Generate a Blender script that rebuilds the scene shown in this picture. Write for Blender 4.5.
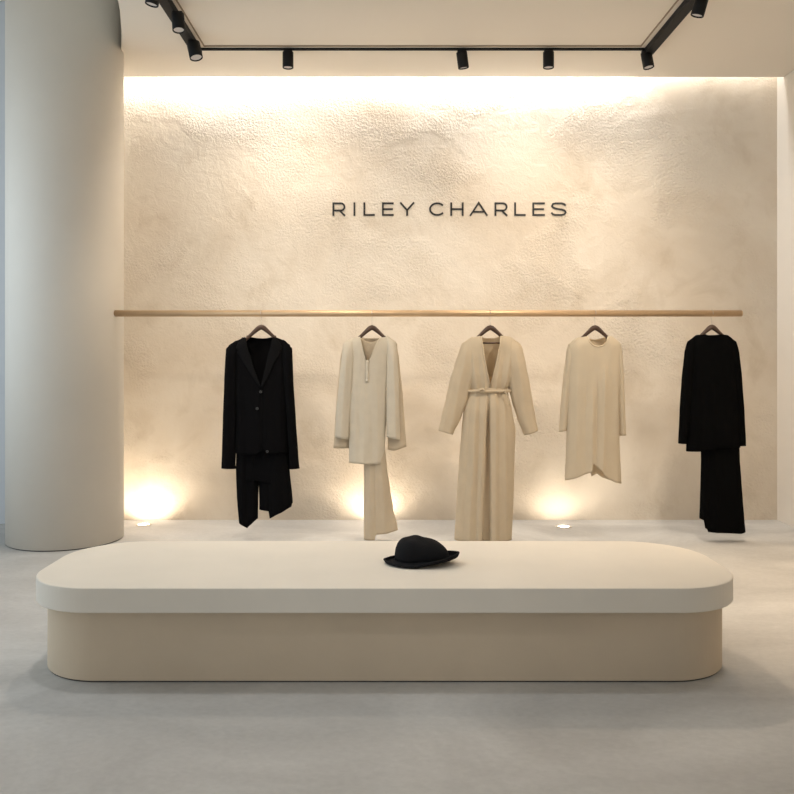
import bpy, bmesh, math, random
from mathutils import Vector, Matrix, noise
random.seed(7)
PI = math.pi
SC = bpy.context.scene
COL = SC.collection
for o in list(bpy.data.objects): bpy.data.objects.remove(o)

# ------------------------------------------------------------------ camera
F = 850.0                 # focal length in px of a 794 px frame
EYE = 1.35
cam_d = bpy.data.cameras.new('camera'); cam = bpy.data.objects.new('camera', cam_d); COL.objects.link(cam)
cam.location = (0, 0, EYE); cam.rotation_euler = (PI/2, 0, 0)
cam_d.sensor_width = 36; cam_d.lens = 36*F/794
cam_d.shift_x = 6/794; cam_d.shift_y = -41/794
SC.camera = cam
# ------------------------------------------------------------------ world, exposure
w = bpy.data.worlds.new('world'); SC.world = w; w.use_nodes = True
w.node_tree.nodes['Background'].inputs[0].default_value = (0.94, 0.965, 1.0, 1)
w.node_tree.nodes['Background'].inputs[1].default_value = 0.74
SC.view_settings.view_transform = 'Standard'; SC.view_settings.look = 'None'
SC.view_settings.gamma = 1; SC.view_settings.use_curve_mapping = False
SC.view_settings.exposure = 0.18

def area(name, loc, rot, sx, sy, power, color, spread=PI):
    l = bpy.data.lights.new(name, 'AREA'); l.shape = 'RECTANGLE'; l.size = sx; l.size_y = sy
    l.energy = power; l.color = color; l.spread = spread
    o = bpy.data.objects.new(name, l); COL.objects.link(o); o.location = loc; o.rotation_euler = rot
    return o
# daylight through the tall glazing on the left
area('window_daylight', (-4.35, 4.2, 1.9), (0, -PI/2, 0), 3.2, 3.2, 46, (0.70, 0.85, 1.0))
# LED strip lying in the slot between ceiling and back wall
area('slot_light', (-0.25, 6.925, 3.80), (math.radians(6), 0, 0), 4.6, 0.05, 56, (1.0, 1.0, 1.0))
area('slot_light_dim_end', (2.60, 6.925, 3.80), (math.radians(6), 0, 0), 1.1, 0.05, 2.2, (1.0, 0.98, 0.95))

# ------------------------------------------------------------------ materials
def mat(name, col, rough=0.6, metal=0.0, var=0.0, vscale=3.0, bump=0.0, bscale=40.0, col2=None, spec=0.5, detail=6, sheen=0, coord='Object', bdist=0.01):
    m = bpy.data.materials.new(name); m.use_nodes = True
    nt = m.node_tree; b = nt.nodes['Principled BSDF']
    b.inputs['Base Color'].default_value = (*col, 1); b.inputs['Roughness'].default_value = rough
    b.inputs['Metallic'].default_value = metal; b.inputs['Specular IOR Level'].default_value = spec
    if sheen: b.inputs['Sheen Weight'].default_value = sheen
    tc = nt.nodes.new('ShaderNodeTexCoord')
    if col2 or var:
        n = nt.nodes.new('ShaderNodeTexNoise'); n.inputs['Scale'].default_value = vscale; n.inputs['Detail'].default_value = detail
        r = nt.nodes.new('ShaderNodeValToRGB')
        r.color_ramp.elements[0].position = 0.3; r.color_ramp.elements[1].position = 0.7
        c2 = col2 if col2 else tuple(c*(1-var) for c in col)
        r.color_ramp.elements[0].color = (*c2, 1); r.color_ramp.elements[1].color = (*col, 1)
        nt.links.new(tc.outputs[coord], n.inputs['Vector']); nt.links.new(n.outputs['Fac'], r.inputs['Fac'])
        nt.links.new(r.outputs['Color'], b.inputs['Base Color'])
    if bump:
        n = nt.nodes.new('ShaderNodeTexNoise'); n.inputs['Scale'].default_value = bscale; n.inputs['Detail'].default_value = 5
        bp = nt.nodes.new('ShaderNodeBump'); bp.inputs['Strength'].default_value = bump; bp.inputs['Distance'].default_value = bdist
        nt.links.new(tc.outputs[coord], n.inputs['Vector']); nt.links.new(n.outputs['Fac'], bp.inputs['Height'])
        nt.links.new(bp.outputs['Normal'], b.inputs['Normal'])
    return m

def plaster_material():
    m = bpy.data.materials.new('rough_plaster'); m.use_nodes = True
    nt = m.node_tree; N = nt.nodes; L = nt.links; b = N['Principled BSDF']
    b.inputs['Roughness'].default_value = 0.85; b.inputs['Specular IOR Level'].default_value = 0.2
    tc = N.new('ShaderNodeTexCoord')
    def nz(scale, detail, dist=0.0, rough=0.5):
        n = N.new('ShaderNodeTexNoise'); n.inputs['Scale'].default_value = scale
        n.inputs['Detail'].default_value = detail; n.inputs['Distortion'].default_value = dist
        n.inputs['Roughness'].default_value = rough
        L.new(tc.outputs['Object'], n.inputs['Vector']); return n
    def ramp(src, p0, p1, c0, c1):
        r = N.new('ShaderNodeValToRGB'); r.color_ramp.elements[0].position = p0; r.color_ramp.elements[1].position = p1
        r.color_ramp.elements[0].color = c0; r.color_ramp.elements[1].color = c1
        L.new(src, r.inputs['Fac']); return r
    big = nz(0.9, 5, 0.4, 0.55)
    base = ramp(big.outputs['Fac'], 0.40, 0.70, (0.80, 0.725, 0.62, 1), (0.67, 0.575, 0.46, 1))
    patch = nz(2.3, 7, 0.6, 0.6)
    pr = ramp(patch.outputs['Fac'], 0.54, 0.74, (0, 0, 0, 1), (1, 1, 1, 1))
    mx = N.new('ShaderNodeMix'); mx.data_type = 'RGBA'; mx.blend_type = 'MULTIPLY'
    mul = N.new('ShaderNodeMath'); mul.operation = 'MULTIPLY'; mul.inputs[1].default_value = 0.6
    L.new(pr.outputs['Color'], mul.inputs[0]); L.new(mul.outputs[0], mx.inputs['Factor'])
    L.new(base.outputs['Color'], mx.inputs[6]); mx.inputs[7].default_value = (0.76, 0.71, 0.64, 1)
    L.new(mx.outputs[2], b.inputs['Base Color'])
    # relief: fine grain, rougher where the trowel dragged
    fine = nz(52, 5, 0.15, 0.6); mid = nz(9, 6, 0.8, 0.6)
    mask = nz(1.5, 3, 0.5); mr = ramp(mask.outputs['Fac'], 0.48, 0.70, (0.10, 0.10, 0.10, 1), (1, 1, 1, 1))
    m1 = N.new('ShaderNodeMath'); m1.operation = 'MULTIPLY'; L.new(fine.outputs['Fac'], m1.inputs[0]); L.new(mr.outputs['Color'], m1.inputs[1])
    m2 = N.new('ShaderNodeMath'); m2.operation = 'MULTIPLY_ADD'; L.new(mid.outputs['Fac'], m2.inputs[0]); m2.inputs[1].default_value = 0.25; L.new(m1.outputs[0], m2.inputs[2])
    bp = N.new('ShaderNodeBump'); bp.inputs['Strength'].default_value = 0.8; bp.inputs['Distance'].default_value = 0.03
    L.new(m2.outputs[0], bp.inputs['Height']); L.new(bp.outputs['Normal'], b.inputs['Normal'])
    return m

def concrete_material():
    m = bpy.data.materials.new('polished_concrete'); m.use_nodes = True
    nt = m.node_tree; N = nt.nodes; L = nt.links; b = N['Principled BSDF']
    b.inputs['Specular IOR Level'].default_value = 0.22
    tc = N.new('ShaderNodeTexCoord')
    mp = N.new('ShaderNodeMapping'); mp.inputs['Scale'].default_value = (1, 1.3, 1); mp.inputs['Rotation'].default_value = (0, 0, 0.5)
    L.new(tc.outputs['Object'], mp.inputs['Vector'])
    def nz(scale, detail, dist):
        n = N.new('ShaderNodeTexNoise'); n.inputs['Scale'].default_value = scale; n.inputs['Detail'].default_value = detail
        n.inputs['Distortion'].default_value = dist; n.inputs['Roughness'].default_value = 0.6
        L.new(mp.outputs[0], n.inputs['Vector']); return n
    a = nz(1.0, 8, 0.9); r = N.new('ShaderNodeValToRGB')
    r.color_ramp.elements[0].position = 0.36; r.color_ramp.elements[1].position = 0.64
    r.color_ramp.elements[0].color = (0.46, 0.45, 0.43, 1); r.color_ramp.elements[1].color = (0.60, 0.59, 0.565, 1)
    L.new(a.outputs['Fac'], r.inputs['Fac'])
    s = nz(30, 6, 0.3); r2 = N.new('ShaderNodeValToRGB')
    r2.color_ramp.elements[0].position = 0.3; r2.color_ramp.elements[1].position = 0.7
    r2.color_ramp.elements[0].color = (0.90, 0.90, 0.90, 1); r2.color_ramp.elements[1].color = (1, 1, 1, 1)
    L.new(s.outputs['Fac'], r2.inputs['Fac'])
    mx = N.new('ShaderNodeMix'); mx.data_type = 'RGBA'; mx.blend_type = 'MULTIPLY'; mx.inputs['Factor'].default_value = 1
    L.new(r.outputs['Color'], mx.inputs[6]); L.new(r2.outputs['Color'], mx.inputs[7]); L.new(mx.outputs[2], b.inputs['Base Color'])
    b.inputs['Roughness'].default_value = 0.6
    bp = N.new('ShaderNodeBump'); bp.inputs['Strength'].default_value = 0.08; bp.inputs['Distance'].default_value = 0.01
    L.new(s.outputs['Fac'], bp.inputs['Height']); L.new(bp.outputs['Normal'], b.inputs['Normal'])
    return m

M_PLASTER = plaster_material()
M_FLOOR = concrete_material()
M_CEIL = mat('ceiling_paint', (0.80, 0.74, 0.655), 0.85, bump=0.05, bscale=60)
M_WALL = mat('smooth_wall_paint', (0.80, 0.74, 0.66), 0.8, var=0.03, bump=0.05, bscale=30)
M_GREYWALL = mat('grey_wall_paint', (0.62, 0.64, 0.66), 0.7, var=0.03)
M_COLUMN = mat('column_microcement', (0.76, 0.71, 0.63), 0.62, var=0.05, vscale=2.0, bump=0.05, bscale=25)
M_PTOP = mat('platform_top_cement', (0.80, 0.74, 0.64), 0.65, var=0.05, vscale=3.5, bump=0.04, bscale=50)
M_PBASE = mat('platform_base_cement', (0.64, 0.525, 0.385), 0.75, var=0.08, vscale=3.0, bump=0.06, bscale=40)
M_BRASS = mat('brushed_brass', (0.60, 0.42, 0.25), 0.45, metal=0.6, var=0.12, vscale=8)
M_BLACKMETAL = mat('matt_black_metal', (0.008, 0.008, 0.008), 0.6, spec=0.25)
M_TRACKSIDE = mat('track_face_metal', (0.035, 0.035, 0.036), 0.4, metal=0.3)
M_LETTER = mat('letter_black', (0.012, 0.012, 0.012), 0.5)
M_WOOD = mat('dark_walnut', (0.085, 0.045, 0.028), 0.4, var=0.4, vscale=14)
M_WIRE = mat('hook_steel', (0.55, 0.5, 0.43), 0.3, metal=1.0)
M_BLACKWOOL = mat('black_wool', (0.0035, 0.0035, 0.004), 0.95, bump=0.3, bscale=260, spec=0.06, bdist=0.003)
M_LAPEL = mat('black_lapel_cloth', (0.005, 0.005, 0.0055), 0.85, bump=0.3, bscale=260, spec=0.08, bdist=0.003)
M_BLACKKNIT = mat('black_knit', (0.003, 0.003, 0.003), 0.95, bump=0.3, bscale=200, spec=0.04, bdist=0.003)
M_FELT = mat('black_felt', (0.011, 0.011, 0.012), 0.95, bump=0.5, bscale=160, spec=0.15, bdist=0.004)
M_LINEN = mat('cream_linen', (0.80, 0.735, 0.615), 0.88, var=0.05, vscale=18, bump=0.25, bscale=220, spec=0.2, bdist=0.003)
M_LINEN2 = mat('sand_linen', (0.74, 0.64, 0.49), 0.88, var=0.07, vscale=12, bump=0.35, bscale=120, spec=0.2, bdist=0.004)
M_CREPE = mat('cream_crepe', (0.75, 0.64, 0.475), 0.85, var=0.05, vscale=14, bump=0.2, bscale=200, spec=0.2, bdist=0.003)
M_CREPE_IN = mat('crepe_lining', (0.78, 0.70, 0.56), 0.85, spec=0.2)
M_JERSEY = mat('ivory_jersey', (0.78, 0.68, 0.52), 0.85, var=0.04, vscale=10, bump=0.15, bscale=240, spec=0.2, bdist=0.003)
M_HORN = mat('dark_horn_button', (0.02, 0.02, 0.02), 0.45)
M_PEARL = mat('pale_button', (0.74, 0.68, 0.57), 0.4)
M_DARKLINE = mat('painted_gap_shade', (0.28, 0.22, 0.15), 0.6)  # brown that paints in the shade of a ceiling gap
M_GAP = mat('dark_plinth_joint', (0.06, 0.055, 0.05), 0.8)
def translucent(m, w):
    nt = m.node_tree; b = nt.nodes['Principled BSDF']; out = [n for n in nt.nodes if n.type == 'OUTPUT_MATERIAL'][0]
    t = nt.nodes.new('ShaderNodeBsdfTranslucent'); c = b.inputs['Base Color']
    if c.links: nt.links.new(c.links[0].from_socket, t.inputs['Color'])
    else: t.inputs['Color'].default_value = c.default_value[:]
    mx = nt.nodes.new('ShaderNodeMixShader'); mx.inputs[0].default_value = w
    nt.links.new(b.outputs[0], mx.inputs[1]); nt.links.new(t.outputs[0], mx.inputs[2]); nt.links.new(mx.outputs[0], out.inputs[0])
for m_ in (M_LINEN, M_LINEN2, M_CREPE, M_JERSEY): translucent(m_, 0.38)
def emit(name, col, s):
    m = bpy.data.materials.new(name); m.use_nodes = True; b = m.node_tree.nodes['Principled BSDF']
    b.inputs['Emission Color'].default_value = (*col, 1); b.inputs['Emission Strength'].default_value = s
    b.inputs['Base Color'].default_value = (*col, 1); return m
M_LED = emit('led_diffuser', (1, 0.9, 0.75), 12)
M_LENS = emit('lamp_lens', (0.42, 0.39, 0.36), 0.25)
M_UPLENS = emit('uplight_lens', (1, 0.92, 0.8), 5)
def glass_material():
    m = bpy.data.materials.new('window_glass'); m.use_nodes = True; nt = m.node_tree
    for n in list(nt.nodes):
        if n.type != 'OUTPUT_MATERIAL': nt.nodes.remove(n)
    out = [n for n in nt.nodes if n.type == 'OUTPUT_MATERIAL'][0]
    t = nt.nodes.new('ShaderNodeBsdfTransparent'); g = nt.nodes.new('ShaderNodeBsdfGlossy'); g.inputs['Roughness'].default_value = 0.02
    mx = nt.nodes.new('ShaderNodeMixShader'); mx.inputs[0].default_value = 0.06
    t.inputs[0].default_value = (0.96, 0.98, 0.98, 1)
    nt.links.new(t.outputs[0], mx.inputs[1]); nt.links.new(g.outputs[0], mx.inputs[2]); nt.links.new(mx.outputs[0], out.inputs[0])
    return m
M_GLASS = glass_material()

# ------------------------------------------------------------------ helpers
def tag(o, label=None, cat=None, group=None, kind=None):
    if label: o['label'] = label
    if cat: o['category'] = cat
    if group: o['group'] = group
    if kind: o['kind'] = kind
    return o
def empty(name, loc, label, cat, group=None, rz=0):
    o = bpy.data.objects.new(name, None); COL.objects.link(o); o.location = loc; o.rotation_euler = (0, 0, rz)
    o.empty_display_size = 0.1
    return tag(o, label, cat, group)
def obj(name, bm, m, parent=None, smooth=False):
    bmesh.ops.recalc_face_normals(bm, faces=bm.faces)
    me = bpy.data.meshes.new(name); bm.to_mesh(me); bm.free()
    if smooth:
        for p in me.polygons: p.use_smooth = True
    me.materials.append(m)
    o = bpy.data.objects.new(name, me); COL.objects.link(o)
    if parent: o.parent = parent
    return o
def box(bm, x0, x1, y0, y1, z0, z1):
    vs = [bm.verts.new((x, y, z)) for x in (x0, x1) for y in (y0, y1) for z in (z0, z1)]
    for f in ((0,1,3,2), (4,6,7,5), (0,4,5,1), (2,3,7,6), (0,2,6,4), (1,5,7,3)): bm.faces.new([vs[i] for i in f])
def struct(name, x0, x1, y0, y1, z0, z1, m):
    bm = bmesh.new(); box(bm, x0, x1, y0, y1, z0, z1)
    return tag(obj(name, bm, m), kind='structure')
def frames(pts):
    out = []; n = len(pts); up = None
    for i, p in enumerate(pts):
        t = (pts[min(i+1, n-1)] - pts[max(i-1, 0)]).normalized()
        if up is None:
            up = Vector((0, 0, 1)) if abs(t.z) < 0.9 else Vector((1, 0, 0))
        a = t.cross(up).normalized(); b = a.cross(t).normalized(); up = b
        out.append((a, b))
    return out
def sweep(bm, pts, rad, seg=12, closed=False, flat=1.0):
    """tube along pts; rad number or list; flat squashes second axis"""
    pts = [Vector(p) for p in pts]; fr = frames(pts); rings = []
    for i, p in enumerate(pts):
        r = rad[i] if isinstance(rad, (list, tuple)) else rad
        a, b = fr[i]
        rings.append([bm.verts.new(p + a*math.cos(2*PI*k/seg)*r + b*math.sin(2*PI*k/seg)*r*flat) for k in range(seg)])
    for i in range(len(rings)-1):
        for k in range(seg):
            bm.faces.new((rings[i][k], rings[i][(k+1) % seg], rings[i+1][(k+1) % seg], rings[i+1][k]))
    if closed:
        for k in range(seg): bm.faces.new((rings[-1][k], rings[-1][(k+1) % seg], rings[0][(k+1) % seg], rings[0][k]))
    else:
        bm.faces.new(rings[0]); bm.faces.new(rings[-1])
def lathe(bm, prof, seg=48, c=(0, 0, 0), mtx=None):
    """prof list of (r,z) from bottom to top"""
    rings = []
    for r, z in prof:
        if r < 1e-6: rings.append([bm.verts.new((c[0], c[1], c[2]+z))])
        else: rings.append([bm.verts.new((c[0]+r*math.cos(2*PI*k/seg), c[1]+r*math.sin(2*PI*k/seg), c[2]+z)) for k in range(seg)])
    for a, b in zip(rings, rings[1:]):
        for k in range(seg):
            k2 = (k+1) % seg
            if len(a) == 1: bm.faces.new((a[0], b[k], b[k2]))
            elif len(b) == 1: bm.faces.new((a[k], a[k2], b[0]))
            else: bm.faces.new((a[k], a[k2], b[k2], b[k]))
    if len(rings[0]) > 1: bm.faces.new(rings[0])
    if len(rings[-1]) > 1: bm.faces.new(rings[-1])
    if mtx is not None: bmesh.ops.transform(bm, matrix=mtx, verts=bm.verts)
def interp(tab, t):
    if t <= tab[0][0]: return tab[0][1]
    for (a, va), (b, vb) in zip(tab, tab[1:]):
        if t <= b:
            k = (t-a)/(b-a) if b > a else 0
            k = k*k*(3-2*k)*0.35 + k*0.65
            return va + (vb-va)*k
    return tab[-1][1]

# ------------------------------------------------------------------ room
WY = 7.0; CH = 3.608; XR = 3.18; SLOT = 6.88; XL = -4.0; YF = -3.0; CH2 = 4.2
struct('floor', XL-0.3, XR+0.3, YF, WY+0.3, -0.2, 0, M_FLOOR)
struct('wall_back', -2.55, XR, WY, WY+0.25, 0, 4.1, M_PLASTER)
struct('wall_back_left', XL-0.3, -2.55, 6.84, WY+0.25, 0, CH2+0.1, M_GREYWALL)
struct('wall_right', XR, XR+0.25, YF, WY+0.25, 0, 4.1, M_WALL)
bm = bmesh.new()
cp = [(XR+0.25, YF), (XR+0.25, SLOT), (-2.20, SLOT), (-2.06, 6.47), (-1.904, 6.015), (-1.769, 5.546), (-1.733, 5.393), (-1.652, 5.0), (-1.652, YF)]
lo_ = [bm.verts.new((x, y, CH)) for x, y in cp]; hi_ = [bm.verts.new((x, y, CH+0.12)) for x, y in cp]
bm.faces.new(lo_); bm.faces.new(hi_)
for k in range(9): bm.faces.new((lo_[k], lo_[(k+1) % 9], hi_[(k+1) % 9], hi_[k]))
tag(obj('ceiling', bm, M_CEIL), kind='structure')
struct('ceiling_raised', XL-0.3, -1.5, YF, SLOT-0.05, CH2, CH2+0.1, M_CEIL)
bm = bmesh.new(); fp = [(-2.12, SLOT), (-1.88, 6.0), (-1.72, 5.39), (-1.64, 5.0), (-1.64, YF), (-1.58, YF), (-1.58, 5.0), (-1.66, 5.4), (-1.82, 6.0), (-2.05, SLOT)]
lo_ = [bm.verts.new((x, y, CH+0.12)) for x, y in fp]; hi_ = [bm.verts.new((x, y, CH2)) for x, y in fp]
bm.faces.new(lo_); bm.faces.new(hi_)
for k in range(10): bm.faces.new((lo_[k], lo_[(k+1) % 10], hi_[(k+1) % 10], hi_[k]))
tag(obj('ceiling_fascia', bm, M_CEIL), kind='structure')
struct('ceiling_slot_top', -2.55, XR+0.25, SLOT-0.05, WY+0.25, 4.0, 4.1, M_CEIL)
struct('ceiling_slot_side', -2.02, XR+0.25, SLOT-0.05, SLOT, CH+0.12, 4.0, M_CEIL)
struct('wall_slot_end', -2.55, -2.02, SLOT-0.05, SLOT, CH+0.12, CH2+0.1, M_CEIL)
struct('wall_glow_block', -2.55, -2.25, 6.55, WY, 0, 4.0, M_COLUMN)  # unseen, added to keep the warm uplight glow right of the column
struct('wall_sky_block', 0.9, XR, YF-0.2, YF, 0, CH, M_WALL)  # unseen wall piece added to dim the sky light from the front
# glazed left side
bm = bmesh.new()
for y in (-2.9, -1.0, 0.9, 2.8, 4.7, 6.6):
    box(bm, XL-0.12, XL, y-0.04, y+0.04, 0, CH2)
box(bm, XL-0.12, XL, YF, 6.84, 0, 0.06); box(bm, XL-0.12, XL, YF, 6.84, CH2-0.06, CH2)
tag(obj('window_1', bm, M_TRACKSIDE), kind='structure')
bm = bmesh.new(); box(bm, XL-0.07, XL-0.055, YF, 6.84, 0.06, CH2-0.06)
tag(obj('window_2', bm, M_GLASS), kind='structure')
# thin raised ceiling strip, its brown colour standing in for a gap's shade
bm = bmesh.new()
tx0, tx1, ty0, ty1 = -1.364, 1.823, 1.63, 6.193
for a in ((tx0, tx1, ty1-0.016, ty1), (tx0, tx1, ty0, ty0+0.016), (tx0, tx0+0.009, ty0, ty1), (tx1-0.009, tx1, ty0, ty1)):
    box(bm, a[0], a[1], a[2], a[3], CH-0.006, CH)
tag(obj('trim_gap_shade', bm, M_DARKLINE), kind='structure')

# ------------------------------------------------------------------ column
CX, CY, CR = -2.396, 6.263, 0.408
bm = bmesh.new(); lathe(bm, [(CR, 0.008), (CR, CH2)], 128, (CX, CY, 0))
col_o = obj('round_column', bm, M_COLUMN)
for p in col_o.data.polygons: p.use_smooth = abs(p.normal.z) < 0.5
tag(col_o, 'tall smooth round column rising from floor to ceiling left of the plaster wall', 'column')
bm = bmesh.new(); lathe(bm, [(CR-0.012, 0), (CR-0.012, 0.012)], 96, (CX, CY, 0)); obj('base_joint', bm, M_GAP, col_o)
bm = bmesh.new(); lathe(bm, [(CR+0.004, CH2-0.006), (CR+0.004, CH2-0.0005)], 96, (CX, CY, 0)); obj('top_joint', bm, M_GAP, col_o)

# ------------------------------------------------------------------ wall sign
def ribbon(bm, pts, w, d, closed=False):
    """flat stroke with mitred corners in XZ plane, depth d along -Y"""
    P = [Vector(p) for p in pts]; n = len(P); L_, R_ = [], []
    for i in range(n):
        if closed: a, b = P[i-1], P[(i+1) % n]; d0 = (P[i]-a).normalized(); d1 = (b-P[i]).normalized()
        else:
            d0 = (P[i]-P[i-1]).normalized() if i > 0 else (P[1]-P[0]).normalized()
            d1 = (P[i+1]-P[i]).normalized() if i < n-1 else d0
        n0 = Vector((-d0.y, d0.x)); n1 = Vector((-d1.y, d1.x)); m = (n0+n1)
        m = m.normalized() if m.length > 1e-6 else n0
        k = 1/max(0.35, m.dot(n0)); L_.append(P[i]+m*w/2*k); R_.append(P[i]-m*w/2*k)
    rows = []
    for l, r in zip(L_, R_):
        rows.append([bm.verts.new((l.x, 0, l.y)), bm.verts.new((r.x, 0, r.y)), bm.verts.new((r.x, -d, r.y)), bm.verts.new((l.x, -d, l.y))])
    m = n if closed else n-1
    for i in range(m):
        a, b = rows[i], rows[(i+1) % n]
        for k in range(4): bm.faces.new((a[k], a[(k+1) % 4], b[(k+1) % 4], b[k]))
    if not closed: bm.faces.new(rows[0]); bm.faces.new(rows[-1])
def arc(cx, cz, rx, rz, a0, a1, n=14):
    return [(cx+rx*math.cos(math.radians(a0+(a1-a0)*i/n)), cz+rz*math.sin(math.radians(a0+(a1-a0)*i/n))) for i in range(n+1)]
SW = WY/F
def lx(v): return (300+v/2.647-391)*SW
CAPH = 13.4*SW; ZB = EYE + (356-215.9)*SW; ST = 0.0145
sign = empty('wall_sign', (0, WY, ZB), 'thin black wide-set capital letters reading RILEY CHARLES on the plaster wall', 'sign')
H = CAPH; h2 = ST/2
def letter_strokes(ch, W):
    z0, z1, zm = h2, H-h2, H*0.5; a, b = h2, W-h2
    if ch == 'I': return [[(0, 0), (0, H)]]
    if ch == 'L': return [[(a, H), (a, z0), (W, z0)]]
    if ch == 'E': return [[(W, z1), (a, z1), (a, z0), (W, z0)], [(a, zm), (W*0.93, zm)]]
    if ch == 'H': return [[(a, 0), (a, H)], [(b, 0), (b, H)], [(a, zm), (b, zm)]]
    if ch == 'Y': return [[(0.004, H), (W/2, H*0.42), (W-0.004, H)], [(W/2, H*0.44), (W/2, 0)]]
    if ch == 'A': return [[(0.004, 0), (W/2, H-0.003), (W-0.004, 0)], [(W*0.2, H*0.30), (W*0.8, H*0.30)]]
    if ch == 'R':
        r = (z1-H*0.40)/2; c = H*0.40+r
        return [[(a, 0), (a, z1), (b-r, z1)] + arc(b-r, c, r, r, 90, -90)[1:] + [(a, H*0.40)], [(W*0.55, H*0.40), (W-0.002, 0)]]
    if ch == 'C':
        return [arc(W*0.52, H/2, W*0.50-h2, H/2-h2, 38, 322, 28)]
    if ch == 'S':
        rx = W/2-h2; q = (H-ST)/4
        up = arc(W/2, H-h2-q, rx*0.93, q, 22, 90, 6)
        up = [(W*0.95, H*0.76), (W*0.86, H*0.87), (W*0.70, z1), (W*0.30, z1), (W*0.13, H*0.88), (W*0.07, H*0.74), (W*0.15, H*0.61), (W*0.32, H*0.54),
              (W*0.70, H*0.47), (W*0.89, H*0.39), (W*0.95, H*0.26), (W*0.87, H*0.12), (W*0.70, z0), (W*0.28, z0), (W*0.12, H*0.12), (W*0.03, H*0.25)]
        return [up]
spec = [('R', 86, 120), ('I', 144, 144), ('L', 168, 198), ('E', 217, 248), ('Y', 264, 303), ('C', 341, 384), ('H', 398, 433), ('A', 449, 497),
        ('R', 515, 549), ('L', 567, 597), ('E', 615, 648), ('S', 664, 705)]
for ch, a, b in spec:
    bm = bmesh.new()
    for s in letter_strokes(ch, (b-a)/2.647*SW): ribbon(bm, s, ST, 0.006)
    o = obj('letter', bm, M_LETTER, sign); o.location = (lx(a), 0, 0)
    o['label'] = 'black capital letter ' + ch

# ------------------------------------------------------------------ platform
def rrect(hw, y0, y1, rf, rb, n=20):
    pts = []
    for cx, cy, a0, r in ((hw-rb, y1-rb, 0, rb), (-hw+rb, y1-rb, 90, rb), (-hw+rf, y0+rf, 180, rf), (hw-rf, y0+rf, 270, rf)):
        for i in range(n+1):
            a = math.radians(a0+90*i/n); pts.append((cx+r*math.cos(a), cy+r*math.sin(a)))
    return pts
def slab(bm, hw, y0, y1, r, rb, z0, z1, bev):
    rings = []
    for k, (ins, z) in enumerate(((bev, z0), (0, z0+bev), (0, z1-bev), (bev*0.3, z1-bev*0.3), (bev, z1))):
        rings.append([bm.verts.new((x, y, z)) for x, y in rrect(hw-ins, y0+ins, y1-ins, r-ins, rb-ins)])
    n = len(rings[0])
    for a, b in zip(rings, rings[1:]):
        for k in range(n): bm.faces.new((a[k], a[(k+1) % n], b[(k+1) % n], b[k]))
    bm.faces.new(rings[0]); bm.faces.new(rings[-1])
PT = 0.407
PX = -0.027
platform = empty('display_platform', (PX, 3.9, 0), 'long low cream platform with rounded ends standing on the concrete floor', 'platform')
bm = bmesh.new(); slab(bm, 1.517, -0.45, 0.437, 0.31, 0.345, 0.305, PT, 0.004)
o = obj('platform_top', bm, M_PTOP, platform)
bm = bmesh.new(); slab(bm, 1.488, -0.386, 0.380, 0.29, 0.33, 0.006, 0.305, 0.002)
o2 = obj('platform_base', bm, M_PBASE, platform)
bm = bmesh.new(); slab(bm, 1.483, -0.381, 0.375, 0.285, 0.325, 0.0, 0.0065, 0.001)
obj('floor_joint', bm, M_GAP, platform)

# ------------------------------------------------------------------ rail
RY = 6.17; RS = RY/F
RZ = EYE+(356-313.4)*RS; RR = 0.0235
bm = bmesh.new(); sweep(bm, [(-2.05, 0, 0), (2.542, 0, 0)], RR, 32)
rail = obj('clothes_rail', bm, M_BRASS, None, True); rail.location = (0, RY, RZ)
tag(rail, 'long horizontal brass rail fixed into the column with five outfits hanging on it', 'clothes rail')
bm = bmesh.new(); sweep(bm, [(2.540, 0, 0), (2.546, 0, 0)], RR-0.002, 32); obj('end_cap', bm, M_BRASS, rail)

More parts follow.
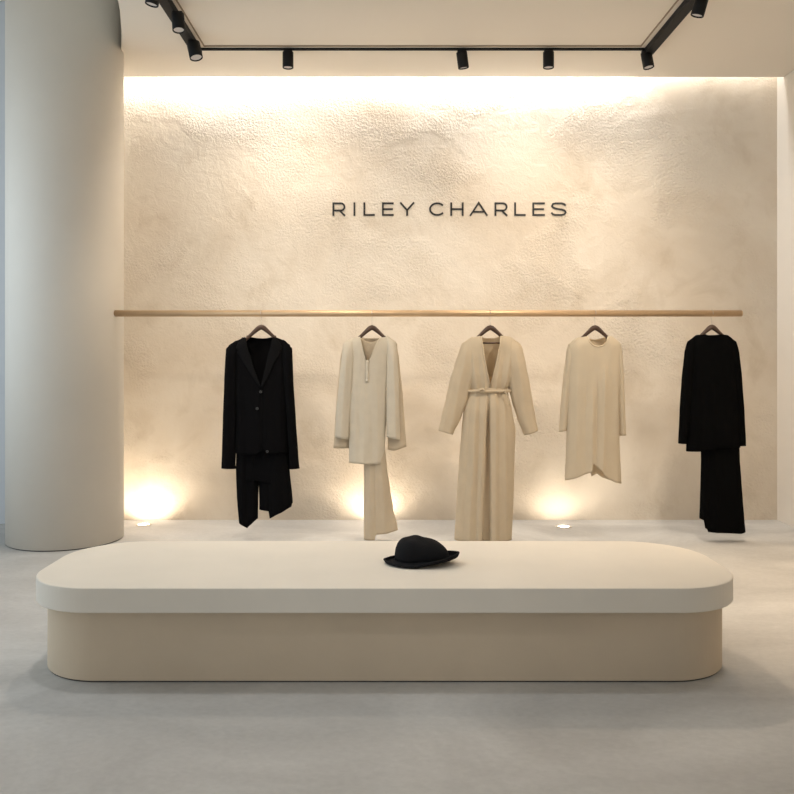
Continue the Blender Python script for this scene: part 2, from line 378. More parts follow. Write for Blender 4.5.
# ------------------------------------------------------------------ garments
GS = 6.157/F
def gz(py): return EYE+(356-py)*GS
def gx(px): return (px-391)*GS
class Shell:
    """Hollow cloth piece: front and back sheets joined at side edges and shoulder line.
    sides: [(py, pxl, pxr)], top/front top/bottom as px tables, depth [(py, m)], folds [(px0,py0,px1,py1,wpx,amp)]"""
    def __init__(s, cx, sides, sh, front_top=None, back_top=None, hem=None, hem_back=None, depth=((0, .07),), folds=(), yoff=0.0, seed=0, rip=0.0, ripk=9, sround=14.0, noise_amp=0.0035, open_top=False, fs=0.45, recess=None):
        s.cx = cx; s.sides = sides; s.sh = sh; s.ft = front_top or sh; s.bt = back_top or sh
        s.hem = hem; s.hb = hem_back or hem; s.depth = depth; s.folds = folds; s.y = yoff; s.seed = seed; s.rip = rip; s.ripk = ripk
        def lift(tab):
            o = []
            for px, py in tab:
                if py <= interp(sh, px)+0.4 and not open_top:
                    a = abs(px-cx); py += -4.6*max(0, 1-a/26) + 1.6*max(0, min(1.4, (a-20)/12))
                o.append((px, py))
            return o
        s.ft = lift(s.ft); s.bt = lift(s.bt); s.sh = lift(sh)
        s.sround = sround; s.na = noise_amp; s.open_top = open_top; s.fs = fs; s.recess = recess
        s.L = [(a[0], a[1]) for a in sides]; s.R = [(a[0], a[2]) for a in sides]
    def X(s, u, py): l = interp(s.L, py); r = interp(s.R, py); return l+(r-l)*(u+1)/2
    def ysurf(s, px, py, back=False):
        l = interp(s.L, py); r = interp(s.R, py); hw = max(0.5, (r-l)/2); u = max(-1, min(1, (px-(l+r)/2)/hw))
        side = max(0.0, 1-abs(u)**2.6)**0.5
        if s.open_top: top = 1.0
        else:
            t = max(0.0, min(1.0, (py-interp(s.sh, px))/s.sround)); top = (1-(1-t)**2)**0.5
        d = interp(s.depth, py)*0.5*side*(0.12+0.88*top)
        f = 0.0
        for (x0, y0, x1, y1, w, amp) in s.folds:
            if py < y0-6: continue
            k = (py-y0)/(y1-y0); xx = x0+(x1-x0)*k
            g = math.exp(-((px-xx)/(w*(0.7+0.3*min(1.3, max(0, k)))))**2)*min(1, max(0, (k+0.06)*4))
            f += s.fs*amp*g*(0.5 if back else 1)
        if s.recess and not back:
            (ya, a0, a1, yb, b0, b1, dd) = s.recess; k = (py-ya)/(yb-ya); x0 = a0+(b0-a0)*k; x1 = a1+(b1-a1)*k
            q = max(0, min(1, (px-x0)/0.9))*max(0, min(1, (x1-px)/0.9)); f -= dd*q*min(1, max(0, k*5))
        if s.rip:
            k = (py-s.sides[0][0])/(s.sides[-1][0]-s.sides[0][0])
            f += s.rip*k*math.sin(u*s.ripk*(1.1 if back else 1)+s.seed*1.7+0.6*math.sin(k*3+s.seed))
        f += s.na*noise.noise(Vector((px*0.11, py*0.028, s.seed*3.1+(9 if back else 0))))*2*(0.4+0.6*top)
        f *= min(1, side*1.3)*(0.25+0.75*top)
        return s.y + (d+f if back else -d-f)
    def bounds(s, px, back):
        a = interp(s.bt if back else s.ft, px); b = interp(s.hb if back else s.hem, px) if s.hem else s.sides[-1][0]
        return a, b
    def pt(s, u, v, back=False):
        # iterate because px depends on py
        py = s.sides[0][0] + 10
        px = s.X(u, py)
        for _ in range(6):
            a, b = s.bounds(px, back); py = a+(b-a)*v; px = s.X(u, py)
        return px, py
    def build(s, name, m, parent, nu=44, nv=60, thick=0.004, label=None):
        bm = bmesh.new(); G = []
        us = [math.sin(PI/2*(2*i/nu-1)) * 0.6 + (2*i/nu-1)*0.4 for i in range(nu+1)]
        for back in (False, True):
            g = []
            for j in range(nv+1):
                v = (j/nv)**1.25; row = []
                for i in range(nu+1):
                    if back and i in (0, nu): row.append(G[0][j][i]); continue
                    px, py = s.pt(us[i], v, back)
                    # shared seam along shoulder line
                    if back and j == 0 and not s.open_top and abs(interp(s.ft, px)-interp(s.bt, px)) < 0.05:
                        row.append(G[0][j][i]); continue
                    row.append(bm.verts.new((gx(px)-gx(s.cx), s.ysurf(px, py, back), gz(py))))
                g.append(row)
            G.append(g)
            for j in range(nv):
                for i in range(nu):
                    q = [g[j][i], g[j][i+1], g[j+1][i+1], g[j+1][i]]
                    if len(set(q)) == 4:
                        try: bm.faces.new(q)
                        except ValueError: pass
        o = obj(name, bm, m, parent, True)
        md = o.modifiers.new('thickness', 'SOLIDIFY'); md.thickness = thick; md.offset = 0
        if label: o['label'] = label
        return o
    def P(s, px, py, off=0.0, back=False):
        return Vector((gx(px)-gx(s.cx), s.ysurf(px, py, back)+(off if back else -off), gz(py)))
def patch(name, sh, rows, m, parent, off=0.006, thick=0.005, nu=8, nv=16, label=None):
    """cloth piece lying on the front of shell sh; rows [(py, pxl, pxr)] (py may tilt: (pyl, pyr, pxl, pxr))"""
    bm = bmesh.new(); g = []
    tab = [r if len(r) == 4 else (r[0], r[0], r[1], r[2]) for r in rows]
    for j in range(nv+1):
        t = j/nv*(len(tab)-1); k = min(int(t), len(tab)-2); f = t-k
        a = [tab[k][q]+(tab[k+1][q]-tab[k][q])*f for q in range(4)]
        g.append([bm.verts.new(sh.P(a[2]+(a[3]-a[2])*i/nu, a[0]+(a[1]-a[0])*i/nu, off+0.002*math.sin(PI*i/nu))) for i in range(nu+1)])
    for j in range(nv):
        for i in range(nu): bm.faces.new((g[j][i], g[j][i+1], g[j+1][i+1], g[j+1][i]))
    o = obj(name, bm, m, parent, True); md = o.modifiers.new('thickness', 'SOLIDIFY'); md.thickness = thick; md.offset = 0
    if label: o['label'] = label
    return o
def piping(name, sh, line, m, parent, r=0.004, back=False, off=0.001, label=None):
    bm = bmesh.new(); sweep(bm, [sh.P(px, py, off, back) for px, py in line], r, 8)
    o = obj(name, bm, m, parent, True)
    if label: o['label'] = label
    return o
def button(sh, px, py, m, parent, r=0.011, off=0.012, name='button'):
    bm = bmesh.new(); lathe(bm, [(0, -0.002), (r, -0.002), (r, 0.0015), (r*0.8, 0.003), (r*0.6, 0.002), (0, 0.002)], 20)
    bmesh.ops.rotate(bm, cent=(0, 0, 0), matrix=Matrix.Rotation(PI/2, 3, 'X'), verts=bm.verts)
    bmesh.ops.translate(bm, vec=sh.P(px, py, off), verts=bm.verts)
    return obj(name, bm, m, parent, True)
def garment(name, cx, label, cat):
    return empty(name, (gx(cx), RY, 0), label, cat)

def hanger(cx, apex, half, drop, label, bar=False):
    """wooden hanger: apex = py of the crown of the bar, half = half width px, drop px"""
    h = empty('clothes_hanger', (gx(cx), RY, 0), label, 'hanger', 'dark wooden hangers on the brass rail')
    bm = bmesh.new(); pts = []; rad = []
    n = 24
    for i in range(n+1):
        u = -1+2*i/n; a = abs(u)
        y = apex + 1.5 + 0.95*half*(math.sqrt(a*a+0.012)-0.11)
        pts.append(Vector((u*half*GS, 0.0-0.0*a, gz(y)))); rad.append(0.012+0.008*math.exp(-(a/0.35)**2))
    sweep(bm, pts, rad, 14, flat=0.95)
    obj('shoulder_bar', bm, M_WOOD, h, True)
    bm = bmesh.new()
    zt = RZ; R = RR+0.0035; zh = gz(apex)-0.005
    pts = [Vector((0, 0.0, zh)), Vector((0, 0.0, zh+0.012))]
    zb = zt-RR
    pts.append(Vector((0, 0.006, zb-0.020))); pts.append(Vector((0, 0.016, zb-0.008)))
    for i in range(0, 17):
        a = math.radians(-40+235*i/16); pts.append(Vector((0, R*math.cos(a), zt+R*math.sin(a))))
    sweep(bm, pts, 0.0021, 8)
    obj('hook', bm, M_WIRE, h, True)
    bm = bmesh.new(); lathe(bm, [(0.0, 0), (0.006, 0), (0.006, 0.006), (0.003, 0.01), (0, 0.01)], 12, (0, 0, gz(apex)-0.004)); obj('hook_collar', bm, M_WIRE, h)
    if bar:
        bm = bmesh.new(); sweep(bm, [Vector((-half*0.72*GS, 0, gz(bar))), Vector((half*0.72*GS, 0, gz(bar)))], 0.006, 12)
        obj('crossbar', bm, M_WOOD, h, True)
        for sx in (-1, 1):
            bm = bmesh.new(); yb = apex+2+0.82*half*0.70
            sweep(bm, [Vector((sx*half*0.70*GS, 0, gz(bar))), Vector((sx*half*0.70*GS, 0, gz(yb)))], 0.004, 8)
            obj('crossbar_post', bm, M_WOOD, h, True)
    return h

# ---- outfit 1: black blazer over dropped-crotch trousers
hanger(261, 325.5, 22, 13, 'dark wooden hanger holding the black blazer nearest the column')
c = 261
g = garment('trousers', c, 'black asymmetric trousers hanging below the black button blazer', 'trousers')
lt = Shell(c, [(440, 236, 259), (470, 235.5, 258.5), (500, 236.5, 257.5), (530, 239, 257)], [(230, 440), (260, 440)], hem=[(235, 489), (236.3, 492), (238, 523), (242, 525), (247.5, 528), (249, 526), (257, 519)],
           hem_back=[(235, 489), (238, 516), (257, 516)], depth=((440, .09), (530, .075)), yoff=0.012, folds=[(247, 450, 248, 530, 3, -.012), (242, 450, 243, 530, 2.2, .010), (253, 450, 254, 530, 2, .008)], open_top=True, seed=1)
lt.build('trouser_leg', M_BLACKWOOL, g, 36, 40)
rt = Shell(c, [(440, 254, 288), (470, 258, 289), (500, 259, 292), (530, 259, 294)], [(255, 440), (290, 440)], hem=[(259, 510), (268.5, 511), (269.6, 518.5), (280, 513), (291, 507), (292, 503)],
           hem_back=[(259, 509), (275, 511), (292, 503)], depth=((440, .10), (520, .08)), yoff=0.012, folds=[(268, 450, 270, 520, 2.4, -.014), (276, 450, 279, 520, 3, .012), (284, 450, 287, 520, 2, -.008)], open_top=True, seed=2)
rt.build('trouser_leg', M_BLACKWOOL, g, 36, 40)
ct = Shell(c, [(425, 240, 288), (440, 238, 288), (484, 237, 288)], [(230, 425), (290, 425)], hem=[(237, 484), (256, 480), (261, 482), (288, 486)], depth=((425, .085), (484, .085)), yoff=0.012, open_top=True, seed=9)
ct.build('seat', M_BLACKWOOL, g, 30, 20)

g = garment('blazer', c, 'black long-sleeved blazer with lapels and two buttons at far left of the rail', 'blazer')
sh = [(226, 346), (229, 343.5), (236, 340.5), (246, 336), (252, 333.5), (261, 330), (270, 333.5), (277, 336), (284, 340.5), (289, 343.5), (293, 346)]
body = Shell(c, [(330, 228, 290), (343, 228.5, 289.5), (352, 229, 290), (380, 233, 289), (410, 235, 288), (440, 235, 288.5), (456, 235, 289)], sh,
             front_top=[(226, 346), (229, 343.5), (236, 340.5), (246.5, 337), (248, 350), (251, 362), (256, 374), (262, 386), (265, 374), (269, 360), (272, 348), (273.5, 337), (284, 340.5), (289, 343.5), (293, 346)],
             back_top=[(226, 346), (229, 343.5), (236, 340.5), (247, 337), (254, 338.5), (261, 339), (268, 338.5), (274, 337), (284, 340.5), (289, 343.5), (293, 346)],
             hem=[(235, 453), (245, 454), (257, 454), (262, 451), (264, 449), (268, 453), (289, 452)], depth=((330, .10), (345, .115), (400, .12), (456, .135)),
             folds=[(240, 350, 240, 455, 2.2, .010), (246, 380, 247, 455, 2.6, -.008), (281, 350, 281, 455, 2.2, .010), (275, 390, 275, 455, 2.5, -.008), (263, 386, 264, 455, 1.2, -.008), (259, 386, 260, 455, 2, .006)], seed=3)
body.build('body', M_BLACKWOOL, g, 60, 60)
for k, (sd, hm, fd) in enumerate((
    ([(341, 227.5, 236), (350, 226, 238), (380, 224.5, 238), (420, 223, 237), (455, 222, 235.5), (464, 221.6, 235), (470, 221.4, 236)], [(221, 468.3), (236, 468.8)], [(229, 350, 227, 470, 2.2, .008), (233, 360, 232, 470, 1.5, -.007)]),
    ([(341, 283, 290.5), (350, 282, 292), (380, 284, 293), (420, 287, 295.5), (455, 289, 298), (464, 289.5, 298.6), (470, 289.5, 299.6)], [(289, 469), (299, 468.4)], [(288, 350, 293, 470, 1.8, .008)]))):
    s_ = Shell(c, sd, [(222, 354), (227, 346), (231, 342.6), (237, 340)] if k == 0 else [(282, 339.7), (287, 342.3), (291, 346), (297, 354)], hem=hm, depth=((341, .085), (360, .10), (420, .085), (470, .07)), folds=fd, seed=4+k, yoff=-0.008)
    s_.build('sleeve', M_BLACKWOOL, g, 24, 50)
    piping('cuff', s_, [(interp(s_.L, 466)+0.4, 466.5), (interp(s_.L, 466)+3, 466.8), (interp(s_.R, 466)-3, 466.8), (interp(s_.R, 466)-0.4, 466.5)], M_BLACKWOOL, g, 0.003)
patch('lapel', body, [(337.5, 338, 243, 246.8), (343, 346, 239, 248.2), (348, 352, 236.5, 250), (351, 353, 239.5, 250.5), (352, 356, 238, 251.5), (362, 366, 244.5, 254.5), (375, 376, 252.5, 258), (387, 387, 261, 262.5)], M_LAPEL, g, 0.008, 0.006, 8, 34)
patch('lapel', body, [(338, 337.5, 273, 276.5), (346, 343, 271.8, 280.5), (352, 348, 270, 283), (353, 351, 269.5, 280), (356, 352, 268.8, 281.5), (366, 362, 266.8, 275.5), (376, 375, 264.5, 270), (387, 387, 262, 263.5)], M_LAPEL, g, 0.008, 0.006, 8, 34)
piping('collar', body, [(246, 336.2), (250, 338), (256, 339), (261, 339.3), (266, 339), (271, 338), (275, 336.2)], M_BLACKWOOL, g, 0.008, back=True, off=-0.004)
piping('front_edge', body, [(262.5, 386), (263, 400), (263.5, 420), (263.5, 440), (262.5, 451)], M_BLACKWOOL, g, 0.0028, off=0.002)
for px, py in ((262, 391.5), (258.5, 408)): button(body, px, py, M_HORN, g, 0.0105)
button(body, 268.5, 452-1.5, M_HORN, g, 0.010)

# ---- outfit 2: layered cream tunic and sand trousers
hanger(372, 326, 20, 15, 'dark wooden hanger holding the cream split-neck tunic')
c = 372
g = garment('trousers', c, 'sand linen wide single-leg trousers hanging below the cream tunic', 'trousers')
t = Shell(c, [(450, 364, 385), (470, 364, 387), (490, 364, 390), (510, 364, 393), (525, 364, 397), (542, 364, 399)], [(360, 450), (400, 450)], hem=[(364, 540), (374.5, 539.5), (376, 534), (386, 533), (398.5, 530)],
          hem_back=[(364, 532), (398.5, 528)], depth=((450, .09), (540, .09)), folds=[(370, 455, 370, 540, 1.8, .010), (375, 455, 376, 540, 1.6, -.012), (381, 455, 386, 540, 2.5, .010), (388, 470, 393, 540, 2, -.006)], open_top=True, seed=11, yoff=0.005)
t.build('trouser_leg', M_LINEN2, g, 40, 50)
# longer layer showing under the tunic at cuffs and neck
g = garment('tunic', c, 'cream long layered tunic with split neck and button placket, second outfit from the column', 'tunic')
sh2 = [(340, 347), (348, 342), (360, 336.5), (372, 331), (384, 336.5), (394, 341), (400, 347)]
b2 = Shell(c, [(335, 345, 397), (350, 345, 397), (400, 350, 388), (455, 352, 383)], sh2, front_top=[(340, 347), (348, 342), (361, 338), (366, 341), (372, 342.5), (378, 340), (383, 337), (394, 341), (400, 347)],
           back_top=[(340, 347), (348, 342), (361, 338), (366, 338), (372, 338), (378, 338), (383, 337), (394, 341), (400, 347)], hem=[(350, 455), (390, 455)], depth=((335, .05), (455, .07)), yoff=0.012, seed=12,
           folds=[(366, 345, 374, 362, 1.5, .006), (372, 345, 366, 365, 1.6, -.006)])
b2.build('inner_layer', M_LINEN2, g, 30, 30)
for k, (sd, hm) in enumerate(((
    [(342, 344, 352), (360, 340, 354), (400, 336.5, 352), (430, 334.5, 350), (450, 333.2, 349)], [(333, 448.6), (349, 448.6)]),
    ([(342, 386, 396), (360, 388, 399), (400, 388, 403), (430, 388, 405), (450, 388, 406.5)], [(388, 450), (394, 451), (406.5, 447)]))):
    s_ = Shell(c, sd, [(330, 352), (345, 344), (355, 342)] if k == 0 else [(385, 342), (396, 344), (408, 352)], hem=hm, depth=((342, .045), (450, .05)), yoff=0.02, seed=13+k)
    s_.build('inner_sleeve', M_LINEN2, g, 20, 36)
sh = [(340, 345), (345, 341.5), (352, 339.5), (361, 335.5), (372, 331), (380, 335), (389, 338.5), (394, 341), (399, 345)]
body = Shell(c, [(330, 344, 396), (343, 344, 395.5), (360, 346, 390), (400, 347.5, 387), (440, 349, 385), (466, 349.2, 384)], sh,
             front_top=[(340, 345), (345, 341.5), (352, 339.5), (360, 337), (361.5, 345), (364, 355), (367, 364), (369.5, 362), (373, 352), (376, 344), (380, 338), (389, 338.5), (394, 341), (399, 345)],
             back_top=[(340, 345), (345, 341.5), (352, 339.5), (360, 337), (366, 338), (372, 338.5), (376, 338), (380, 338), (389, 338.5), (394, 341), (399, 345)],
             hem=[(349, 462.5), (366, 463.5), (384, 463.5)], depth=((330, .09), (345, .10), (400, .11), (466, .12)),
             folds=[(354, 360, 355, 466, 2.4, .008), (359, 380, 360, 466, 2.0, -.007), (365, 382, 364, 466, 2.2, .006), (371, 395, 372, 466, 2.0, -.007), (377, 380, 378, 466, 2.2, .008), (368, 340, 369, 360, 1.5, .0)], seed=15)
body.build('body', M_LINEN, g, 60, 60)
for k, (sd, hm, fd) in enumerate((
    ([(340, 344, 353), (352, 342.5, 354.5), (380, 339.5, 353), (410, 336.5, 350.5), (440, 335, 348.5)], [(335, 437), (348.5, 439)], [(347, 350, 341, 440, 1.8, .012), (351, 350, 346, 440, 1.4, -.009)]),
    ([(340, 386, 395.5), (352, 387, 397), (380, 386.5, 398.5), (410, 386.5, 399), (440, 387, 400)], [(387, 437), (400, 439.5)], [(393, 350, 396, 440, 1.7, .012), (390, 350, 391, 440, 1.5, -.008)]))):
    s_ = Shell(c, sd, [(330, 350), (345, 342), (355, 339.5)] if k == 0 else [(385, 337.5), (394, 341), (405, 350)], hem=hm, depth=((340, .08), (360, .095), (440, .08)), folds=fd, seed=16+k, yoff=-0.012)
    s_.build('sleeve', M_LINEN, g, 26, 46)
patch('placket', body, [(360, 366, 368.6), (372, 366, 368.8), (382, 366, 368.8)], M_LINEN, g, 0.006, 0.003, 4, 12)
piping('neck_edge', body, [(360, 337.2), (361.7, 345), (364.2, 355), (367, 363.5)], M_LINEN, g, 0.0035, off=0.003)
piping('neck_edge', body, [(367.2, 363.5), (370, 360), (373.2, 352), (376.2, 344), (380, 338.2)], M_LINEN, g, 0.0035, off=0.003)
for py in (366, 373, 380): button(body, 367.3, py, M_PEARL, g, 0.006, 0.010)

# ---- outfit 3: long belted robe
hanger(490.5, 326, 21, 15, 'dark wooden hanger with a crossbar holding the long belted robe', bar=343)
c = 490
g = garment('wrap_robe', c, 'long cream belted wrap robe with deep V neck and wide sleeves, hanging mid-rail', 'robe')
sh = [(458, 346), (463, 342.5), (470, 339.5), (480, 335.5), (490, 331), (500, 335), (510, 338), (518, 341), (524, 346)]
body = Shell(c, [(330, 463, 520), (345, 462, 521), (365, 461, 521), (380, 465, 515), (390, 469.5, 507)], sh,
             front_top=[(458, 346), (463, 342.5), (470, 339.5), (480.5, 336), (481.5, 345), (484, 362), (487, 377), (489.5, 387), (492, 377), (496, 361), (499.5, 345), (500.5, 336), (510, 338), (518, 341), (524, 346)],
             back_top=[(458, 346), (463, 342.5), (470, 339.5), (480.5, 336), (486, 338), (495, 338), (500.5, 336), (510, 338), (518, 341), (524, 346)],
             hem=[(462, 392), (520, 392)], depth=((330, .10), (345, .12), (375, .15), (392, .10)),
             folds=[(471, 350, 477, 392, 2.2, .014), (477, 352, 481, 392, 1.5, -.009), (481, 356, 485, 392, 1.4, .010), (466, 355, 472, 392, 2, -.008), (510, 350, 504, 392, 2.2, .014), (503, 352, 499, 392, 1.5, -.009), (499, 356, 495, 392, 1.4, .010), (515, 355, 508, 392, 2, -.008)], seed=21, fs=0.6)
body.build('bodice', M_CREPE, g, 70, 50)
for k, (sd, hm, fd) in enumerate((
    ([(341, 463, 473), (350, 460, 478), (365, 455, 481), (385, 449, 472), (400, 446, 467.5), (418, 441.5, 461), (432, 438.6, 454), (437, 438.4, 452)], [(438, 430.5), (448, 433), (454.5, 435.2)],
     [(466, 350, 450, 432, 2.5, .012), (472, 355, 455, 432, 2.2, -.010), (463, 352, 445, 432, 2, -.005)]),
    ([(341, 508, 520), (350, 504, 523), (365, 502, 526), (385, 508, 530), (400, 512, 532.5), (418, 517.5, 535.5), (432, 523, 538.3), (437, 525.5, 538.6)], [(523, 435.2), (530, 433.5), (538.6, 430.3)],
     [(515, 350, 528, 432, 2.5, .012), (509, 355, 522, 432, 2.2, -.010)]))):
    s_ = Shell(c, sd, [(436, 365), (455, 348), (463, 342), (474, 338)] if k == 0 else [(506, 337.5), (518, 341), (525, 348), (542, 365)], hem=hm, depth=((341, .10), (365, .13), (400, .11), (435, .10)), folds=fd, seed=22+k, yoff=0.0)
    s_.build('sleeve', M_CREPE, g, 30, 50)
skirt = Shell(c, [(388, 470, 507), (395, 468, 508.5), (410, 464, 512), (430, 462, 515.5), (460, 459.5, 514.5), (500, 457, 513.5), (542, 454.6, 511.5)], [(450, 388), (520, 388)], hem=[(455, 539.5), (511.5, 539.5)], hem_back=[(455, 536), (511.5, 536)],
              depth=((388, .11), (410, .17), (542, .20)),
              folds=[(475, 390, 468, 540, 2.6, .016), (479, 390, 475, 540, 2.0, -.016), (484, 392, 477, 540, 2.0, .012), (494, 392, 494, 540, 2.8, .014), (498, 392, 498, 540, 2.0, -.008), (503, 392, 506, 540, 2.4, .012), (470, 392, 462, 540, 2, -.010)],
              open_top=True, seed=24, fs=0.6, recess=(391, 486.5, 489.5, 540, 480.5, 490, 0.045))
skirt.build('skirt', M_CREPE, g, 110, 80)
piping('neck_facing', body, [(480.7, 336.2), (481.7, 345), (484.2, 362), (487.2, 377), (489.6, 387)], M_CREPE, g, 0.005, off=0.003)
piping('neck_facing', body, [(500.4, 336.2), (499.4, 345), (495.9, 361), (492, 377), (489.6, 387)], M_CREPE, g, 0.005, off=0.003)
bm = bmesh.new(); P_ = []
for i in range(25):
    px = 467.5+42*i/24; P_.append(Vector((gx(px)-gx(c), -0.068*math.sin(PI*(i+1.2)/26.4)**0.5-0.006, gz(390.8+0.2*math.sin(i*0.8)))))
sweep(bm, P_, 0.013, 12, flat=0.8); bt_ = obj('belt', bm, M_CREPE, g, True)
bm = bmesh.new(); sweep(bm, [Vector((gx(x)-gx(c), -0.084, gz(y))) for x, y in ((479, 392), (478.3, 389.5), (481, 388.5), (484, 390.3), (482, 392.3))], [0.006, 0.009, 0.010, 0.009, 0.006], 10)
obj('knot', bm, M_CREPE, bt_, True)
bm = bmesh.new(); sweep(bm, [Vector((gx(x)-gx(c), -0.088, gz(y))) for x, y in ((499, 391.5), (503, 390), (505.5, 394), (507, 400), (508, 405))], [0.006, 0.006, 0.005, 0.004, 0.003], 10)
obj('belt_tail', bm, M_CREPE, bt_, True)

# ---- outfit 4: ivory asymmetric tunic
hanger(595.5, 326, 19, 14, 'dark wooden hanger holding the ivory crew-neck tunic')
c = 595
g = garment('tunic', c, 'ivory crew-neck tunic dress with crossed asymmetric hem, fourth outfit from the column', 'tunic')
sh = [(564, 350), (569.5, 343.5), (578, 339.5), (586, 335.5), (595, 331), (604, 334), (612, 338), (621, 342.5), (626, 350)]
body = Shell(c, [(330, 569.5, 621.5), (344, 569.5, 621.5), (360, 569, 620.5), (400, 568, 619.5), (440, 567, 619.5), (485, 565.3, 621.5)], sh,
             front_top=[(564, 350), (569.5, 343.5), (578, 339.5), (586.5, 336.5), (588.5, 342), (592, 345.5), (597, 346.8), (602, 345.5), (606, 341.5), (607.5, 336.5), (612, 338), (621, 342.5), (626, 350)],
             back_top=[(564, 350), (569.5, 343.5), (578, 339.5), (586.5, 336.5), (591, 339), (597, 340), (603, 339), (607.5, 336.5), (612, 338), (621, 342.5), (626, 350)],
             hem=[(565, 480.5), (575, 477), (585, 472.5), (590.3, 471), (590.6, 462.5), (595, 466), (600, 470.5), (603, 475), (608, 479), (615, 482), (621.5, 483.5)],
             hem_back=[(565, 479), (589, 471.8), (593, 471), (594, 478), (600, 475.5), (606, 479.5), (614, 482), (621.5, 483)],
             depth=((330, .09), (345, .105), (400, .125), (485, .16)),
             folds=[(577, 370, 574, 480, 3.2, .008), (585, 380, 583, 478, 2.6, -.008), (591, 385, 589.5, 470, 2.2, .012), (596, 380, 594.5, 470, 1.8, -.014), (604, 360, 600.5, 478, 2.6, .016), (611, 370, 609, 482, 2.6, -.007), (616, 370, 616, 482, 2.2, .008)], seed=31, fs=0.75)
body.build('body', M_JERSEY, g, 90, 70)
for k, (sd, hm, fd) in enumerate((
    ([(343, 569.5, 575), (352, 567.5, 574.5), (380, 564, 572), (410, 561.3, 569.5), (430, 560, 567), (434, 559.8, 566.5)], [(559.5, 432.3), (566.6, 431)], [(568, 352, 563, 432, 1.4, .008)]),
    ([(343, 616, 621.7), (352, 617, 623), (380, 618, 624.5), (410, 619, 625.8), (430, 620, 626.6), (438, 620, 627)], [(619.7, 436), (627, 435.5)], [(620, 352, 623.3, 436, 1.4, .008)]))):
    s_ = Shell(c, sd, [(558, 355), (569.5, 343.5), (577, 340)] if k == 0 else [(614, 339.5), (621, 342.5), (630, 355)], hem=hm, depth=((343, .06), (360, .07), (436, .055)), folds=fd, seed=32+k, yoff=0.015)
    s_.build('sleeve', M_JERSEY, g, 20, 44)
line = [(586.7, 336.7), (588.5, 342), (592, 345.5), (597, 346.8), (602, 345.5), (606, 341.5), (607.3, 336.7)]
piping('neck_rib', body, line, M_JERSEY, g, 0.0055, off=0.002)
piping('neck_rib', body, [(586.7, 336.7), (591, 339), (597, 340), (603, 339), (607.3, 336.7)], M_JERSEY, g, 0.0055, back=True, off=-0.002)

# ---- outfit 5: black sweater and long black skirt
hanger(712.5, 325.5, 17, 14, 'dark wooden hanger holding the black sweater at the free end of the rail')
c = 712
g = garment('long_skirt', c, 'long black draped skirt hanging below the black sweater', 'skirt')
s5 = Shell(c, [(440, 702, 740), (460, 702.5, 740.5), (480, 702, 742), (500, 701.5, 743.5), (520, 700.8, 745), (536, 700.5, 746.6)], [(700, 440), (746, 440)],
           hem=[(700.5, 519), (703.5, 520), (704, 527.5), (706, 528.5), (707, 531.5), (720, 532), (740, 533), (745, 532.5), (746.5, 531)],
           hem_back=[(700.5, 518), (720, 528), (746.5, 530)], depth=((440, .10), (536, .12)), folds=[(705, 450, 704.5, 532, 1.6, .010), (709, 450, 708.5, 532, 1.6, -.014), (714, 450, 715, 532, 2, .012), (724, 460, 727, 532, 3, -.006), (735, 460, 739, 532, 3, .008)],
           open_top=True, seed=41, yoff=0.008)
s5.build('skirt_panel', M_BLACKKNIT, g, 60, 50)
g = garment('sweater', c, 'black long-sleeved crew-neck sweater on the last hanger at the right', 'sweater')
sh = [(684, 346), (689, 341), (697, 337), (704, 334), (712, 330), (720, 333.5), (728, 337), (735, 341), (740, 346)]
body = Shell(c, [(330, 688, 736), (343, 688, 736.5), (360, 688, 738), (400, 688, 739.5), (440, 687.5, 740.5), (455, 687, 740.5)], sh,
             front_top=[(684, 346), (689, 341), (697, 337), (703.5, 334.8), (706, 336), (712, 336.8), (718, 336), (720.5, 334.8), (728, 337), (735, 341), (740, 346)],
             back_top=[(684, 346), (689, 341), (697, 337), (703.5, 334.8), (712, 335), (720.5, 334.8), (728, 337), (735, 341), (740, 346)],
             hem=[(687, 451.5), (700, 451), (712, 449.5), (713, 447), (741, 447.5)], depth=((330, .09), (345, .11), (455, .135)),
             folds=[(696, 350, 695, 452, 2.4, .008), (703, 360, 702, 452, 2.4, -.008), (712, 380, 712, 452, 2.2, .006), (728, 350, 730, 452, 2.4, .008)], seed=42)
body.build('body', M_BLACKKNIT, g, 50, 50)
for k, (sd, hm) in enumerate((
    ([(341, 688, 694), (352, 685.5, 695), (380, 682.5, 693.5), (410, 680.5, 691), (446, 679.2, 686)], [(679, 443.6), (686, 443.8)]),
    ([(341, 730, 736.5), (352, 730, 739), (380, 733, 742), (410, 736.5, 744.2), (446, 738.3, 745.8)], [(738, 446), (746, 445.7)]))):
    s_ = Shell(c, sd, [(676, 352), (689, 341), (696, 337.5)] if k == 0 else [(728, 337), (735.5, 341), (748, 352)], hem=hm, depth=((341, .075), (360, .085), (446, .06)), seed=43+k, yoff=-0.004,
               folds=[(interp([(0, 687), (1, 735)], k), 352, interp([(0, 682.5), (1, 742)], k), 446, 1.5, .007)])
    s_.build('sleeve', M_BLACKKNIT, g, 20, 40)
    piping('cuff', s_, [(interp(s_.L, 442)+0.4, 442), (interp(s_.L, 442)+2.5, 442.2), (interp(s_.R, 442)-2.5, 442.2), (interp(s_.R, 442)-0.4, 442)], M_BLACKKNIT, g, 0.003)
piping('neck_rib', body, [(703.7, 334.9), (706, 336), (712, 336.8), (718, 336), (720.3, 334.9)], M_BLACKKNIT, g, 0.006, off=0.002)

